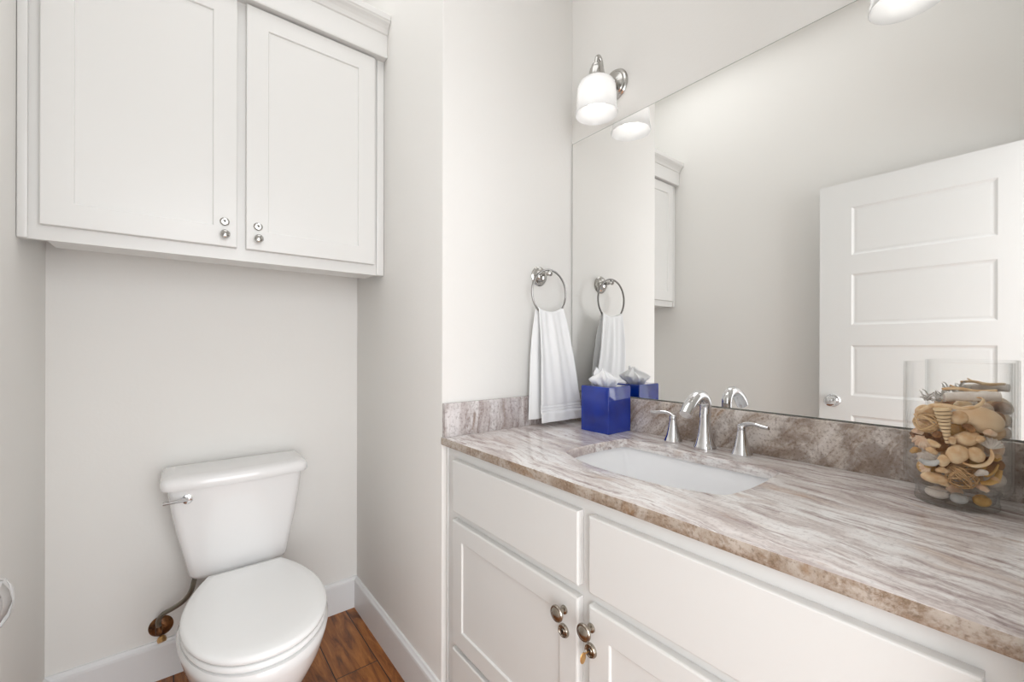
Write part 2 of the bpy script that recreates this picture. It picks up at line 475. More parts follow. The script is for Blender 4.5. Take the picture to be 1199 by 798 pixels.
b = BM(); box(b, -0.236, -0.213, 0.7595, 0.7612, 0.90, 0.965); obj('latch_plate', b, M['ringmetal'], d1)

# ---------------------------------------------------------------- shaker front helper
def front_panel(b, axis, face, depth, a0, a1, z0, z1, rail=None, rec=0.005, bev=0.0025):
    """overlay front: axis 'x' -> plane facing -x spanning y; 'y' -> plane facing -y spanning x.  rail: recess margins"""
    P = (lambda a, d, z: (face + d, a, z)) if axis == 'x' else (lambda a, d, z: (a, face + d, z))
    def R(i, d): return [P(a0 + i, d, z0 + i), P(a1 - i, d, z0 + i), P(a1 - i, d, z1 - i), P(a0 + i, d, z1 - i)]
    rings = [R(0, depth), R(0, bev), R(bev * 0.3, bev * 0.3), R(bev, 0)]
    if rail:
        rings += [R(rail, 0), R(rail + 0.0015, 0.001), R(rail + 0.003, rec)]
    loft(b, rings)

# ---------------------------------------------------------------- upper cabinet over the toilet
uc = thing('wall_cabinet', 'tall white two-door cabinet hung high on the wall above the toilet', 'cabinet', (0.165, 1.84, 1.488))
b = BM(); box(b, -0.285, 0.635, 1.699, YB - 0.001, 1.525, 2.44); obj('case', b, M['cabinet'], uc, False)
b = BM(); box(b, -0.277, 0.628, 1.699, 1.80, 1.4885, 1.506); obj('bottom_board', b, M['cabinet'], uc, False)
b = BM()
FX0, FX1 = XL + 0.001, XC - 0.001
box(b, FX0, FX1, 1.680, 1.699, 1.488, 1.545)
box(b, FX0, FX1, 1.680, 1.699, 2.33, 2.44)
for x0, x1 in ((FX0, -0.27), (0.14, 0.20), (0.60, FX1)): box(b, x0, x1, 1.680, 1.699, 1.545, 2.33)
obj('face_frame', b, M['cabinet'], uc, False)
for x0, x1 in ((FX0, -0.309), (0.629, FX1)):
    b = BM(); box(b, x0, x1, 1.672, 1.680, 1.488, 2.352, 0.003, 2)
    obj('scribe_moulding', b, M['cabinet'], uc)
b = BM()
prof = [(1.680, 2.352), (1.643, 2.352), (1.641, 2.356), (1.641, 2.440), (1.636, 2.443), (1.634, 2.449), (1.630, 2.458), (1.622, 2.467), (1.612, 2.474), (1.610, 2.478), (1.606, 2.481), (1.604, 2.499), (1.606, 2.502), (1.680, 2.502)]
loft(b, [[(x, y, z) for y, z in prof] for x in (FX0, FX1)])
obj('crown_moulding', b, M['cabinet'], uc, False)
for side, (x0, x1, kx) in enumerate(((-0.286, 0.156, 0.122), (0.182, 0.617, 0.216))):
    b = BM(); front_panel(b, 'y', 1.660, 0.0195, x0, x1, 1.527, 2.345, 0.063)
    dr = obj('door', b, M['cabinet'], uc, False)
    b = BM(); lathe(b, [(0.0075, 0), (0.006, 0.004), (0.0055, 0.012), (0.010, 0.016), (0.0135, 0.021), (0.0135, 0.024), (0.011, 0.028), (0.006, 0.030), (0, 0.031)], (kx, 1.660, 1.562), (0, -1, 0), 28, False)
    obj('knob', b, M['ringmetal'], dr)
    b = BM(); lathe(b, [(0.0135, 0), (0.0135, 0.003), (0.011, 0.005), (0.0095, 0.0045), (0.009, 0.003), (0.0065, 0.003), (0.006, 0.0045), (0.0022, 0.0048), (0.002, 0.002), (0, 0.002)], (kx, 1.660, 1.606), (0, -1, 0), 28, False)
    lk = obj('lock', b, M['ringmetal'], dr)
    b = BM(); lathe(b, [(0.0026, 0.0044), (0.0026, 0.0055), (0, 0.0056)], (kx, 1.660, 1.606), (0, -1, 0), 12, False); box(b, kx - 0.0008, kx + 0.0008, 1.6545, 1.656, 1.601, 1.606)
    obj('keyhole', b, M['dark'], dr)

# ---------------------------------------------------------------- vanity
VX, VF = 0.680, 0.661
vn = thing('vanity_cabinet', 'long white vanity cabinet with panel doors under the granite counter', 'cabinet', (0.95, 0.6, 0.0))
b = BM()
box(b, 0.699, XW - 0.003, 1.168, 1.188, 0.0, 0.891); box(b, 0.699, XW - 0.003, 0.004, 0.022, 0.0, 0.891)
box(b, 0.75, XW - 0.003, 0.022, 1.168, 0.10, 0.118); box(b, 1.232, XW - 0.003, 0.022, 1.168, 0.118, 0.891)
box(b, 0.75, 0.765, 0.022, 1.168, 0.0, 0.10)
obj('carcass', b, M['cabinet'], vn, False)
b = BM()
ys = [(0.004, 0.062), (0.572, 0.628), (1.110, 1.188)]
for y0, y1 in ys: box(b, VX, VX + 0.019, y0, y1, 0.10, 0.891)
for y0, y1 in ((0.062, 0.572), (0.628, 1.110)):
    for z0, z1 in ((0.10, 0.14), (0.27, 0.31), (0.67, 0.72), (0.845, 0.891)): box(b, VX, VX + 0.019, y0, y1, z0, z1)
obj('face_frame', b, M['cabinet'], vn, False)
b = BM(); box(b, 0.6735, 0.680, 1.178, 1.188, 0.0, 0.891, 0.002, 2); obj('scribe_moulding', b, M['cabinet'], vn)
for y0, y1, ky in ((0.613, 1.128, 0.651), (0.042, 0.583, 0.5745)):
    b = BM(); front_panel(b, 'x', VF, 0.0185, y0, y1, 0.701, 0.858, None, bev=0.0035); obj('false_drawer_front', b, M['cabinet'], vn, False)
    b = BM(); front_panel(b, 'x', VF, 0.0185, y0, y1, 0.115, 0.287, None, bev=0.0035); obj('drawer_front', b, M['cabinet'], vn, False)
    b = BM(); front_panel(b, 'x', VF, 0.0185, y0, y1, 0.303, 0.676, 0.052, bev=0.004)
    dr = obj('door', b, M['cabinet'], vn, False)
    b = BM()
    lathe(b, [(0.0095, 0), (0.009, 0.003), (0.005, 0.006), (0.0045, 0.016), (0.006, 0.018)], (VF, ky, 0.634), (-1, 0, 0), 24, True)
    n0 = len(b.verts)
    lathe(b, [(0.006, 0.017), (0.013, 0.018), (0.0170, 0.021), (0.0175, 0.024), (0.016, 0.0265), (0.0135, 0.0265), (0.0115, 0.0285), (0.005, 0.031), (0, 0.0315)], (VF, ky, 0.634), (-1, 0, 0), 32, False)
    k = obj('knob', b, M['pewter'], dr)
    b = BM()
    lathe(b, [(0.0145, 0.0), (0.0145, 0.003), (0.0125, 0.0065), (0.0105, 0.0065), (0.0095, 0.0045), (0.0065, 0.0045), (0.0055, 0.0065), (0.0, 0.0068)], (VF, ky, 0.589), (-1, 0, 0), 28, False)
    k = obj('lock', b, M['pewter'], dr)
    b = BM(); box(b, VF - 0.0078, VF - 0.0062, ky - 0.0009, ky + 0.0009, 0.585, 0.5925); lathe(b, [(0.0024, 0.006), (0.0024, 0.0078), (0, 0.0079)], (VF, ky, 0.5915), (-1, 0, 0), 12, False)
    obj('keyhole', b, M['dark'], dr)
# key left in the right lock
ky_ = thing('brass_key', 'small brass key sticking out of the lock on the right vanity door', 'key', (VF, 0.5745, 0.589))
b = BM(); lathe(b, [(0.0014, 0.0068), (0.0014, 0.019)], (VF, 0.5745, 0.590), (-1, 0, 0), 10); obj('shank', b, M['brass'], ky_)
b = BM()
c0 = Vector((VF - 0.024, 0.5752, 0.583))
ellipsoid(b, c0, (0.0085, 0.0016, 0.0115), seg=(20, 12)); obj('bow', b, M['brass'], ky_)

# ---- countertop with sink cut-out
CZ, CB = 0.917, 0.892
SC = 0.603
def rounded(pts, r, seg=5):
    out = []; n = len(pts)
    for i in range(n):
        p, a, c = Vector(pts[i]), Vector(pts[i - 1]), Vector(pts[(i + 1) % n])
        d1 = (a - p); d2 = (c - p); rr = min(r, d1.length * 0.45, d2.length * 0.45)
        s, e = p + d1.normalized() * rr, p + d2.normalized() * rr
        for k in range(seg + 1):
            t = k / seg
            out.append(s * (1 - t) ** 2 + p * 2 * t * (1 - t) + e * t * t)
    return out
half = [(1.094, 0.0), (1.096, 0.10), (1.098, 0.218), (0.990, 0.226), (0.915, 0.226), (0.832, 0.215), (0.800, 0.135), (0.788, 0.07), (0.785, 0.0)]
cut = [(x, SC + y) for x, y in half] + [(x, SC - y) for x, y in reversed(half[1:-1])]
cut = rounded(cut, 0.022, 4)
def ring_face(b, outer, inner, z, flip):
    """fill between outer rectangle and inner loop by triangulation"""
    ov = [b.verts.new((p[0], p[1], z)) for p in outer]; iv = [b.verts.new((p[0], p[1], z)) for p in inner]
    es = []
    for L in (ov, iv):
        for i in range(len(L)): es.append(b.edges.new((L[i], L[(i + 1) % len(L)])))
    bmesh.ops.triangle_fill(b, use_beauty=True, use_dissolve=False, edges=es)
    return ov, iv
X0c, Y0c, Y1c = 0.656, 0.003, YW - 0.0008
X1c = XW - 0.001
b = BM()
e = 0.0035
outT = [(X0c + e, Y0c), (X1c, Y0c), (X1c, Y1c), (X0c + e, Y1c)]
inT = [(p[0], p[1]) for p in cut]
cc = Vector((0.94, SC))
inT2 = [tuple(Vector(p) + (Vector(p) - cc).normalized() * 0.003) for p in inT]
ovT, ivT = ring_face(b, outT, inT2, CZ, False)
ovB, ivB = ring_face(b, outT, inT, CB, True)
ivM = [b.verts.new((p[0], p[1], CZ - 0.003)) for p in inT]
n = len(ivT)
for i in range(n):
    j = (i + 1) % n
    b.faces.new((ivT[i], ivT[j], ivM[j], ivM[i])); b.faces.new((ivM[i], ivM[j], ivB[j], ivB[i]))
# front eased edge
fp = [(X0c + e, CZ), (X0c + 0.001, CZ - 0.001), (X0c, CZ - e), (X0c, CB + e), (X0c + 0.001, CB + 0.001), (X0c + e, CB)]
colL = [ovT[0]] + [b.verts.new((x, Y0c, z)) for x, z in fp[1:-1]] + [ovB[0]]
colR = [ovT[3]] + [b.verts.new((x, Y1c, z)) for x, z in fp[1:-1]] + [ovB[3]]
for i in range(len(fp) - 1): b.faces.new((colL[i], colR[i], colR[i + 1], colL[i + 1]))
b.faces.new(colL + [ovB[1], ovT[1]]); b.faces.new(colR + [ovB[2], ovT[2]])
b.faces.new((ovT[1], ovT[2], ovB[2], ovB[1]))
ct = obj('countertop', b, [M['granite'], M['granite_edge']], None, True, (0.95, 0.6, CB), 40)
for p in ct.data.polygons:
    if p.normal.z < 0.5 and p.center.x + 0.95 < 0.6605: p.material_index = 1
tag(ct, 'brown and cream veined granite countertop with a sink cut-out', 'countertop')

b = BM(); box(b, 1.223, XW - 0.001, 0.003, YW - 0.0208, CZ, 1.0265, 0.0015, 2)
tag(obj('backsplash', b, M['granite_back'], None, True, (1.235, 0.6, CZ)), 'long low granite backsplash behind the faucet below the mirror', 'backsplash')
b = BM(); box(b, XC, XW - 0.001, YW - 0.0200, YW - 0.0005, CZ, 1.0225, 0.0015, 2)
tag(obj('side_splash', b, M['granite_side'], None, True, (0.95, 1.18, CZ)), 'short granite side splash on the wall under the hand towel', 'backsplash')

# ---- sink basin
sk = thing('sink', 'white undermount basin set below the granite counter', 'sink', (0.94, SC, 0.76))
b = BM()
def sink_ring(scale_x, scale_y, z, dx=0.0, grow=0.0):
    return [(cc.x + dx + (p[0] - cc.x) * scale_x + (grow if p[0] > cc.x else -grow), cc.y + (p[1] - cc.y) * scale_y, z) for p in inT]
rs = [sink_ring(1.14, 1.10, 0.8915), sink_ring(1.05, 1.035, 0.8915), sink_ring(1.035, 1.025, 0.885), sink_ring(0.985, 0.965, 0.85), sink_ring(0.90, 0.86, 0.80), sink_ring(0.78, 0.70, 0.765), sink_ring(0.62, 0.50, 0.752), sink_ring(0.30, 0.20, 0.748), sink_ring(0.09, 0.06, 0.747)]
loft(b, rs, cap=False)
rs2 = [sink_ring(1.14, 1.10, 0.8915), sink_ring(1.14, 1.10, 0.88), sink_ring(1.06, 1.03, 0.865), sink_ring(0.97, 0.92, 0.79), sink_ring(0.80, 0.72, 0.752), sink_ring(0.3, 0.22, 0.735), sink_ring(0.09, 0.06, 0.734)]
loft(b, rs2, cap=False)
bmesh.ops.remove_doubles(b, verts=b.verts, dist=0.0002)
obj('basin', b, M['sinkwhite'], sk, True, angle=60)
b = BM(); lathe(b, [(0.031, 0.0), (0.031, 0.003), (0.026, 0.005), (0.020, 0.003), (0.018, 0.0), (0.0, 0.0)], (cc.x, SC, 0.7485), (0, 0, 1), 32, False)
obj('drain', b, M['chrome'], sk)

# ---- widespread faucet
fa = thing('faucet', 'curved chrome widespread faucet behind the sink', 'faucet', (1.176, 0.605, CZ))
b = BM()
lathe(b, [(0.030, 0.0), (0.0305, 0.004), (0.028, 0.009), (0.0235, 0.022), (0.0185, 0.045), (0.0155, 0.068), (0.0140, 0.085), (0.0135, 0.098)], (1.176, 0.605, CZ), (0, 0, 1), 36)
tube(b, [(1.176, 0.605, CZ + 0.085), (1.180, 0.605, CZ + 0.112), (1.176, 0.605, CZ + 0.133), (1.160, 0.605, CZ + 0.147), (1.136, 0.605, CZ + 0.149), (1.110, 0.605, CZ + 0.139), (1.088, 0.605, CZ + 0.122), (1.072, 0.605, CZ + 0.104)],
     [0.0138, 0.0140, 0.0145, 0.015, 0.0155, 0.016, 0.0165, 0.016], 18, sub=5, flat=(1.0, 1.12))
sp = obj('spout', b, M['chrome'], fa)
b = BM(); lathe(b, [(0.003, 0.0), (0.003, 0.03), (0.0055, 0.034), (0.006, 0.042), (0.003, 0.046), (0, 0.047)], (1.202, 0.605, CZ + 0.055), (0, 0, 1), 14, False)
obj('lift_rod', b, M['chrome'], fa)
for sy in (1, -1):
    hy = 0.605 + sy * 0.099
    b = BM()
    lathe(b, [(0.0255, 0.0), (0.0265, 0.004), (0.0245, 0.009), (0.0195, 0.022), (0.0145, 0.044), (0.0112, 0.062), (0.0105, 0.070), (0.0112, 0.074), (0.010, 0.078), (0.004, 0.082), (0.0, 0.0825)], (1.178, hy, CZ), (0, 0, 1), 32, False)
    hd = obj('handle_body', b, M['chrome'], fa)
    b = BM()
    tube(b, [(1.178, hy - sy * 0.004, CZ + 0.073), (1.177, hy + sy * 0.012, CZ + 0.083), (1.174, hy + sy * 0.032, CZ + 0.086), (1.170, hy + sy * 0.052, CZ + 0.083), (1.166, hy + sy * 0.070, CZ + 0.082)],
         [0.0095, 0.0085, 0.0072, 0.0075, 0.0055], 14, sub=5, flat=(0.62, 1.1))
    obj('lever', b, M['chrome'], hd)

# ---------------------------------------------------------------- mirror
b = BM()
def mring(i, x): return [(x, 0.004 + i, 1.0275 + i), (x, YW - 0.004 - i, 1.0275 + i), (x, YW - 0.004 - i, 2.0135 - i), (x, 0.004 + i, 2.0135 - i)]
loft(b, [mring(0, XW - 0.0003), mring(0, XM + 0.0012), mring(0.0022, XM)])
mr = obj('mirror', b, [M['mirror'], M['mirror_edge']], None, False, (XM, 0.6, 1.0275))
for p in mr.data.polygons: p.material_index = 0 if p.normal.x < -0.99 else 1
tag(mr, 'large frameless rectangular mirror filling the wall above the vanity', 'mirror')

# ---------------------------------------------------------------- sconces
def sconce(y, label):
    X = 1.146
    t = thing('wall_sconce', label, 'wall lamp', (XW, y, 2.15), 'wall sconces above the mirror')
    b = BM(); lathe(b, [(0.056, 0.0), (0.057, 0.004), (0.053, 0.009), (0.046, 0.010), (0.043, 0.014), (0.034, 0.016), (0.022, 0.019), (0.018, 0.026), (0.010, 0.030), (0.0, 0.031)], (XW - 0.0002, y, 2.148), (-1, 0, 0), 40, False)
    obj('backplate', b, M['ringmetal'], t)
    b = BM()
    tube(b, [(XW - 0.02, y, 2.148), (1.205, y, 2.144), (1.185, y, 2.155), (1.174, y, 2.180), (1.168, y, 2.203), (1.158, y, 2.216), (1.148, y, 2.207), (X, y, 2.185)], 0.0075, 12, sub=6)
    obj('arm', b, M['ringmetal'], t)
    b = BM(); lathe(b, [(0.010, 0.066), (0.016, 0.063), (0.019, 0.056), (0.018, 0.050), (0.024, 0.046), (0.026, 0.036), (0.026, 0.020), (0.034, 0.014), (0.042, 0.006), (0.043, 0.0), (0.040, -0.002), (0.0, -0.002)], (X, y, 2.122), (0, 0, 1), 32, True)
    obj('socket_cup', b, M['ringmetal'], t)
    b = BM()
    po = [(0.036, 2.129), (0.050, 2.126), (0.060, 2.117), (0.0660, 2.100), (0.0680, 2.075), (0.0685, 2.045), (0.0695, 2.030), (0.0725, 2.018), (0.0730, 2.012), (0.0715, 2.010)]
    pi_ = [(0.0690, 2.014), (0.0655, 2.030), (0.0640, 2.045), (0.0632, 2.070), (0.0605, 2.094), (0.055, 2.109), (0.046, 2.119), (0.036, 2.124)]
    N = 64
    rings = []
    for r, z in po + pi_ + [po[0]]:
        rings.append([(X + r * cos(2 * pi * i / N), y + r * sin(2 * pi * i / N), z) for i in range(N)])
    loft(b, rings, cap=False); bmesh.ops.remove_doubles(b, verts=b.verts, dist=0.00005)
    obj('glass_shade', b, M['shade'], t)
    b = BM(); lathe(b, [(0.0, 1.008), (0.014, 1.005), (0.025, 0.995), (0.031, 0.978), (0.032, 0.960), (0.028, 0.940), (0.019, 0.920), (0.014, 0.900), (0.0135, 0.885)], (X, y, 3.028), (0, 0, -1), 28, False)
    obj('bulb', b, M['bulb'], t)
    return t
sconce(0.978, 'chrome wall sconce with bell glass shade near the towel wall corner')
sconce(0.205, 'chrome wall sconce whose shade shows only in the mirror top right')

# ---------------------------------------------------------------- towel ring and towel
RX, RZ, RY = 1.067, 1.3985, 1.130
tr = thing('towel_ring', 'round chrome towel ring on the wall beside the mirror', 'towel ring', (RX, YW, 1.47))
b = BM(); lathe(b, [(0.036, 0.0), (0.037, 0.004), (0.032, 0.008), (0.031, 0.012), (0.025, 0.015), (0.022, 0.022), (0.014, 0.027), (0.0, 0.027)], (RX, YW - 0.0003, 1.466), (0, -1, 0), 36, False)
obj('rosette', b, M['ringmetal'], tr)
b = BM(); lathe(b, [(0.010, 0.020), (0.0075, 0.026), (0.006, 0.036), (0.0085, 0.042), (0.0085, 0.048), (0.006, 0.052), (0.0065, 0.056), (0.0105, 0.060), (0.0105, 0.066), (0.006, 0.071), (0.0, 0.073)], (RX, YW, 1.470), (0, -1, 0), 24, False)
obj('post', b, M['ringmetal'], tr)
b = BM(); torus(b, (RX, RY, RZ), 0.084, 0.0038, (0, 1, 0), 64, 10); obj('ring', b, M['satin'], tr)

def towel():
    b = BM()
    zr = RZ - 0.084            # bottom of ring
    NU, rows = 44, []
    # path parameter: back hem -> ring -> front hem ; (z, y, half width scale, centre x)
    def sect(z, back):
        h = max(0.0, (zr + 0.010 - z) / (zr - 0.93))
        hw = 0.062 + (0.106 - 0.062) * min(1, h) ** 0.9
        return h, hw
    zsf = [zr + 0.012 - i * (zr + 0.012 - 0.932) / 130 for i in range(131)]
    front, back = [], []
    for s, L in ((-1, front), (1, back)):
        for k, z in enumerate(zsf):
            if s == 1: z = zr + 0.012 - (zr + 0.012 - 0.941) * k / 130
            h, hw = sect(z, s == 1)
            cx = RX + 0.002 + 0.046 * h ** 1.1 if s == -1 else RX - 0.002 + 0.018 * h
            if s == 1: hw *= 0.92
            row = []
            for i in range(NU):
                u = -1 + 2 * i / (NU - 1)
                x = cx + hw * u
                lift = 0.0
                gather = (1 - min(1, h * 1.4))
                fold = 0.0045 * sin(u * 6.0 + 0.8 + 1.2 * h) * (0.9 - 0.55 * h) + 0.0028 * sin(u * 13 + 2.2 - 2 * h) * (1 - 0.7 * h)
                yb = RY + s * (0.006 + 0.012 * min(1, h * 2.5))
                y = yb + s * fold * (0.3 + 0.9 * min(1, h * 5)) + s * 0.004
                # sag onto the ring's lower arc
                zz = z
                if h < 0.35:
                    arc = 0.084 - math.sqrt(max(0.0, 0.084 ** 2 - min(abs(x - RX), 0.080) ** 2))
                    zz = z + arc * (1 - h / 0.35) * 0.55
                band_z = 0.0
                for bz in (0.992, 0.981, 0.971):
                    band_z -= 0.0030 * math.exp(-((z - bz) / 0.0026) ** 2)
                if s == -1: y -= band_z * 1.0 - 0.0022 * (0.5 - 0.5 * math.tanh((z - 0.966) / 0.002)) * -1
                y = min(y, YW - 0.004 if z > 1.03 else YW - 0.024)
                row.append((x, y, zz))
            L.append(row)
    top = []
    for a in (0.33, 0.66):
        top.append([(f[0] * (1 - a) + g[0] * a, f[1] * (1 - a) + g[1] * a, max(f[2], g[2]) + 0.0045) for f, g in zip(front[0], back[0])])
    allrows = list(reversed(front)) + top + back
    vr = [[b.verts.new(p) for p in r] for r in allrows]
    for a, c in zip(vr[:-1], vr[1:]):
        for i in range(NU - 1): b.faces.new((a[i], a[i + 1], c[i + 1], c[i]))
    return b
tw = obj('hand_towel', towel(), M['towel'], None, True, (RX, RY, 1.32), 80)
sm = tw.modifiers.new('thick', 'SOLIDIFY'); sm.thickness = 0.0045; sm.offset = -1
sb = tw.modifiers.new('smooth', 'SUBSURF'); sb.levels = 1; sb.render_levels = 1
tag(tw, 'white terry hand towel hanging folded through the chrome ring', 'towel')

# ---------------------------------------------------------------- tissue box
tb = thing('tissue_box_cover', 'glossy cobalt blue square tissue box cover on the counter', 'tissue box', (1.16, 0.946, CZ))
b = BM()
bx0, bx1, by0, by1, bz1 = 1.100, 1.219, 0.886, 1.006, 1.070
cxb, cyb = (bx0 + bx1) / 2, (by0 + by1) / 2
def rr(x0, x1, y0, y1, r, z, seg=4):
    return [(p.x, p.y, z) for p in rounded([(x0, y0), (x1, y0), (x1, y1), (x0, y1)], r, seg)]
rings = [rr(bx0 + 0.001, bx1 - 0.001, by0 + 0.001, by1 - 0.001, 0.003, CZ + 0.0002), rr(bx0, bx1, by0, by1, 0.004, CZ + 0.002), rr(bx0, bx1, by0, by1, 0.004, bz1 - 0.003), rr(bx0 + 0.0015, bx1 - 0.0015, by0 + 0.0015, by1 - 0.0015, 0.004, bz1)]
def oval(rx, ry, z):
    base = rr(bx0, bx1, by0, by1, 0.004, 0)
    return [(cxb + rx * cos(a), cyb + ry * sin(a), z) for a in [math.atan2(p[1] - cyb, p[0] - cxb) for p in base]]
rings += [oval(0.040, 0.030, bz1), oval(0.038, 0.028, bz1 - 0.003), oval(0.038, 0.028, bz1 - 0.010)]
loft(b, rings, cap=False)
obj('cover', b, M['blue'], tb)
def tissue():
    b = BM()
    random.seed(4)
    NR, NA = 14, 40
    rows = []
    for k in range(NR):
        t = k / (NR - 1)
        row = []
        for i in range(NA):
            a = 2 * pi * i / NA
            r = 0.018 + 0.026 * sin(pi * min(1, t * 1.15) * 0.80) + 0.006 * sin(a * 3 + t * 3) * t
            r *= (1 - 0.88 * max(0, (t - 0.55) / 0.45) ** 1.3)
            r *= 1 + 0.24 * sin(a * 7 + 2.5 * t) * (0.3 + t) + 0.12 * sin(a * 11 - t * 4)
            z = bz1 - 0.008 + 0.060 * t + 0.008 * sin(a * 2 + 0.6) * t
            row.append((cxb + r * 0.85 * cos(a) - 0.003 * t, cyb + r * 1.1 * sin(a) + 0.010 * t, z))
        rows.append(row)
    loft(b, rows, cap=True)
    return b
b = tissue()
# one pulled-up peak leaning to the towel side
pk = [Vector((cxb - 0.018, cyb + 0.022, bz1)), Vector((cxb + 0.012, cyb + 0.014, bz1)), Vector((cxb + 0.004, cyb + 0.006, bz1 + 0.028)), Vector((cxb - 0.012, cyb + 0.030, bz1 + 0.062)), Vector((cxb - 0.022, cyb + 0.034, bz1 + 0.040))]
pv = [b.verts.new(p) for p in pk] + [b.verts.new(p + Vector((0.004, 0.006, 0))) for p in pk]
b.faces.new(pv[:5]); b.faces.new(list(reversed(pv[5:])))
for i in range(5): b.faces.new((pv[i], pv[(i + 1) % 5], pv[5 + (i + 1) % 5], pv[5 + i]))
tag(obj('tissue', b, M['tissue'], None, True, (cxb, cyb, bz1), 25), 'crumpled white tissue standing out of the blue box top', 'tissue')

# ---------------------------------------------------------------- toilet
TX = 0.187
tl = thing('toilet', 'white two-piece toilet with closed lid against the back wall', 'toilet', (TX, 1.55, 0.0))
def superring(cx, cy, hx, hy, z, n=48, e=2.6, flatback=None):
    out = []
    for i in range(n):
        a = 2 * pi * i / n
        ca, sa = cos(a), sin(a)
        x = math.copysign(abs(ca) ** (2 / e), ca) * hx; y = math.copysign(abs(sa) ** (2 / e), sa) * hy
        out.append((cx + x, cy + y, z))
    return out
# tank: bowed front, tapering down
def tank_ring(hw, yf, yb, z, bow=0.026):
    pts = []
    n = 14
    for i in range(n + 1):
        u = -1 + 2 * i / n
        pts.append((TX - 0.006 * (z - 0.4) / 0.33 + u * (hw), yf - 0.006 + bow * abs(u) ** 2.6))
    pts += [(TX - 0.006 * (z - 0.4) / 0.33 + hw, yb), (TX - 0.006 * (z - 0.4) / 0.33 - hw, yb)]
    return [(p.x, p.y, z) for p in rounded_sel(pts, {0: 0.03, n: 0.03, n + 1: 0.015, n + 2: 0.015})]
def rounded_sel(pts, sel, seg=5):
    out = []; N = len(pts)
    for i in range(N):
        p = Vector(pts[i])
        if i in sel:
            a, c = Vector(pts[i - 1]), Vector(pts[(i + 1) % N])
            d1, d2 = a - p, c - p
            r1 = min(sel[i], d1.length * 0.9); r2 = min(sel[i], d2.length * 0.9)
            s, e_ = p + d1.normalized() * r1, p + d2.normalized() * r2
            for k in range(seg + 1):
                t = k / seg; out.append(s * (1 - t) ** 2 + p * 2 * t * (1 - t) + e_ * t * t)
        else: out.append(p)
    return out
YTB = 1.978
b = BM()
rings = [tank_ring(0.125, 1.832, YTB - 0.02, 0.390), tank_ring(0.146, 1.815, YTB - 0.006, 0.396), tank_ring(0.153, 1.809, YTB, 0.410), tank_ring(0.166, 1.803, YTB, 0.48), tank_ring(0.183, 1.794, YTB, 0.56), tank_ring(0.197, 1.786, YTB, 0.65), tank_ring(0.203, 1.782, YTB, 0.70), tank_ring(0.204, 1.781, YTB, 0.722)]
loft(b, rings); obj('tank', b, M['porcelain'], tl, True, angle=50)
b = BM()
rings = [tank_ring(0.206, 1.779, YTB + 0.002, 0.7225), tank_ring(0.220, 1.765, YTB + 0.008, 0.7240), tank_ring(0.223, 1.762, YTB + 0.009, 0.730), tank_ring(0.223, 1.762, YTB + 0.009, 0.748), tank_ring(0.219, 1.766, YTB + 0.006, 0.758), tank_ring(0.208, 1.777, YTB - 0.004, 0.765), tank_ring(0.185, 1.80, YTB - 0.022, 0.768)]
loft(b, rings); obj('tank_lid', b, M['porcelain'], tl, True, angle=50)
# flush lever
b = BM()
lathe(b, [(0.016, 0.0), (0.0165, 0.007), (0.0150, 0.011), (0.009, 0.0125), (0.0, 0.013)], (0.030, 1.796, 0.690), (0, -1, 0), 28, False)
tube(b, [(0.030, 1.785, 0.690), (0.012, 1.779, 0.691), (-0.010, 1.772, 0.692), (-0.034, 1.768, 0.693)], [0.0085, 0.007, 0.0055, 0.0062], 12, sub=4, flat=(0.8, 1.2))
obj('flush_lever', b, M['chrome'], tl)

def egg(hw, yf, yb, z, back=0.62, ym=None, n=56):
    """bowl outline: elliptical nose towards -y, narrowing to a blunt back"""
    ym = ym if ym is not None else yf + (yb - yf) * 0.50
    out = []
    hw += 0.003
    for i in range(n):
        a = 2 * pi * i / n
        ca, sa = cos(a), sin(a)
        if sa < 0:
            x = math.copysign(abs(ca) ** 0.92, ca) * hw; y = ym + sa * (ym - yf)
        else:
            t = abs(sa) ** 1.0
            y = ym + (yb - ym) * min(1, sa * 1.06)
            f = (y - ym) / (yb - ym)
            w = hw * (1 - (1 - back) * f ** 2.0)
            cc_ = min(1.0, abs(ca) / 0.33) if sa > 0.94 else 1.0
            x = math.copysign(w * (cc_ if sa > 0.94 else 1.0), ca) if abs(ca) > 1e-9 else 0
        out.append((TX + 0.009 + x, y, z))
    return out
# bowl and foot
b = BM()
rings = [egg(0.105, 1.36, 1.84, 0.0, 0.9), egg(0.108, 1.35, 1.85, 0.012, 0.9), egg(0.100, 1.36, 1.85, 0.06, 0.9), egg(0.098, 1.345, 1.85, 0.13, 0.9), egg(0.115, 1.31, 1.85, 0.19, 0.85), egg(0.155, 1.275, 1.86, 0.25, 0.75), egg(0.182, 1.238, 1.88, 0.31, 0.50), egg(0.191, 1.226, 1.86, 0.350, 0.42), egg(0.193, 1.222, 1.84, 0.372, 0.42), egg(0.188, 1.228, 1.84, 0.380, 0.42)]
loft(b, rings); obj('bowl', b, M['porcelain'], tl, True, angle=50)
b = BM(); box(b, TX - 0.095, TX + 0.105, 1.80, 1.965, 0.33, 0.3895, 0.012, 3); obj('tank_deck', b, M['porcelain'], tl)
b = BM()
rings = [egg(0.176, 1.244, 1.765, 0.3805, 0.6), egg(0.182, 1.238, 1.77, 0.383, 0.6), egg(0.184, 1.236, 1.77, 0.390, 0.6), egg(0.181, 1.239, 1.77, 0.3965, 0.6), egg(0.176, 1.244, 1.768, 0.3975, 0.6)]
loft(b, rings); obj('seat', b, M['seat'], tl, True, angle=60)
b = BM()
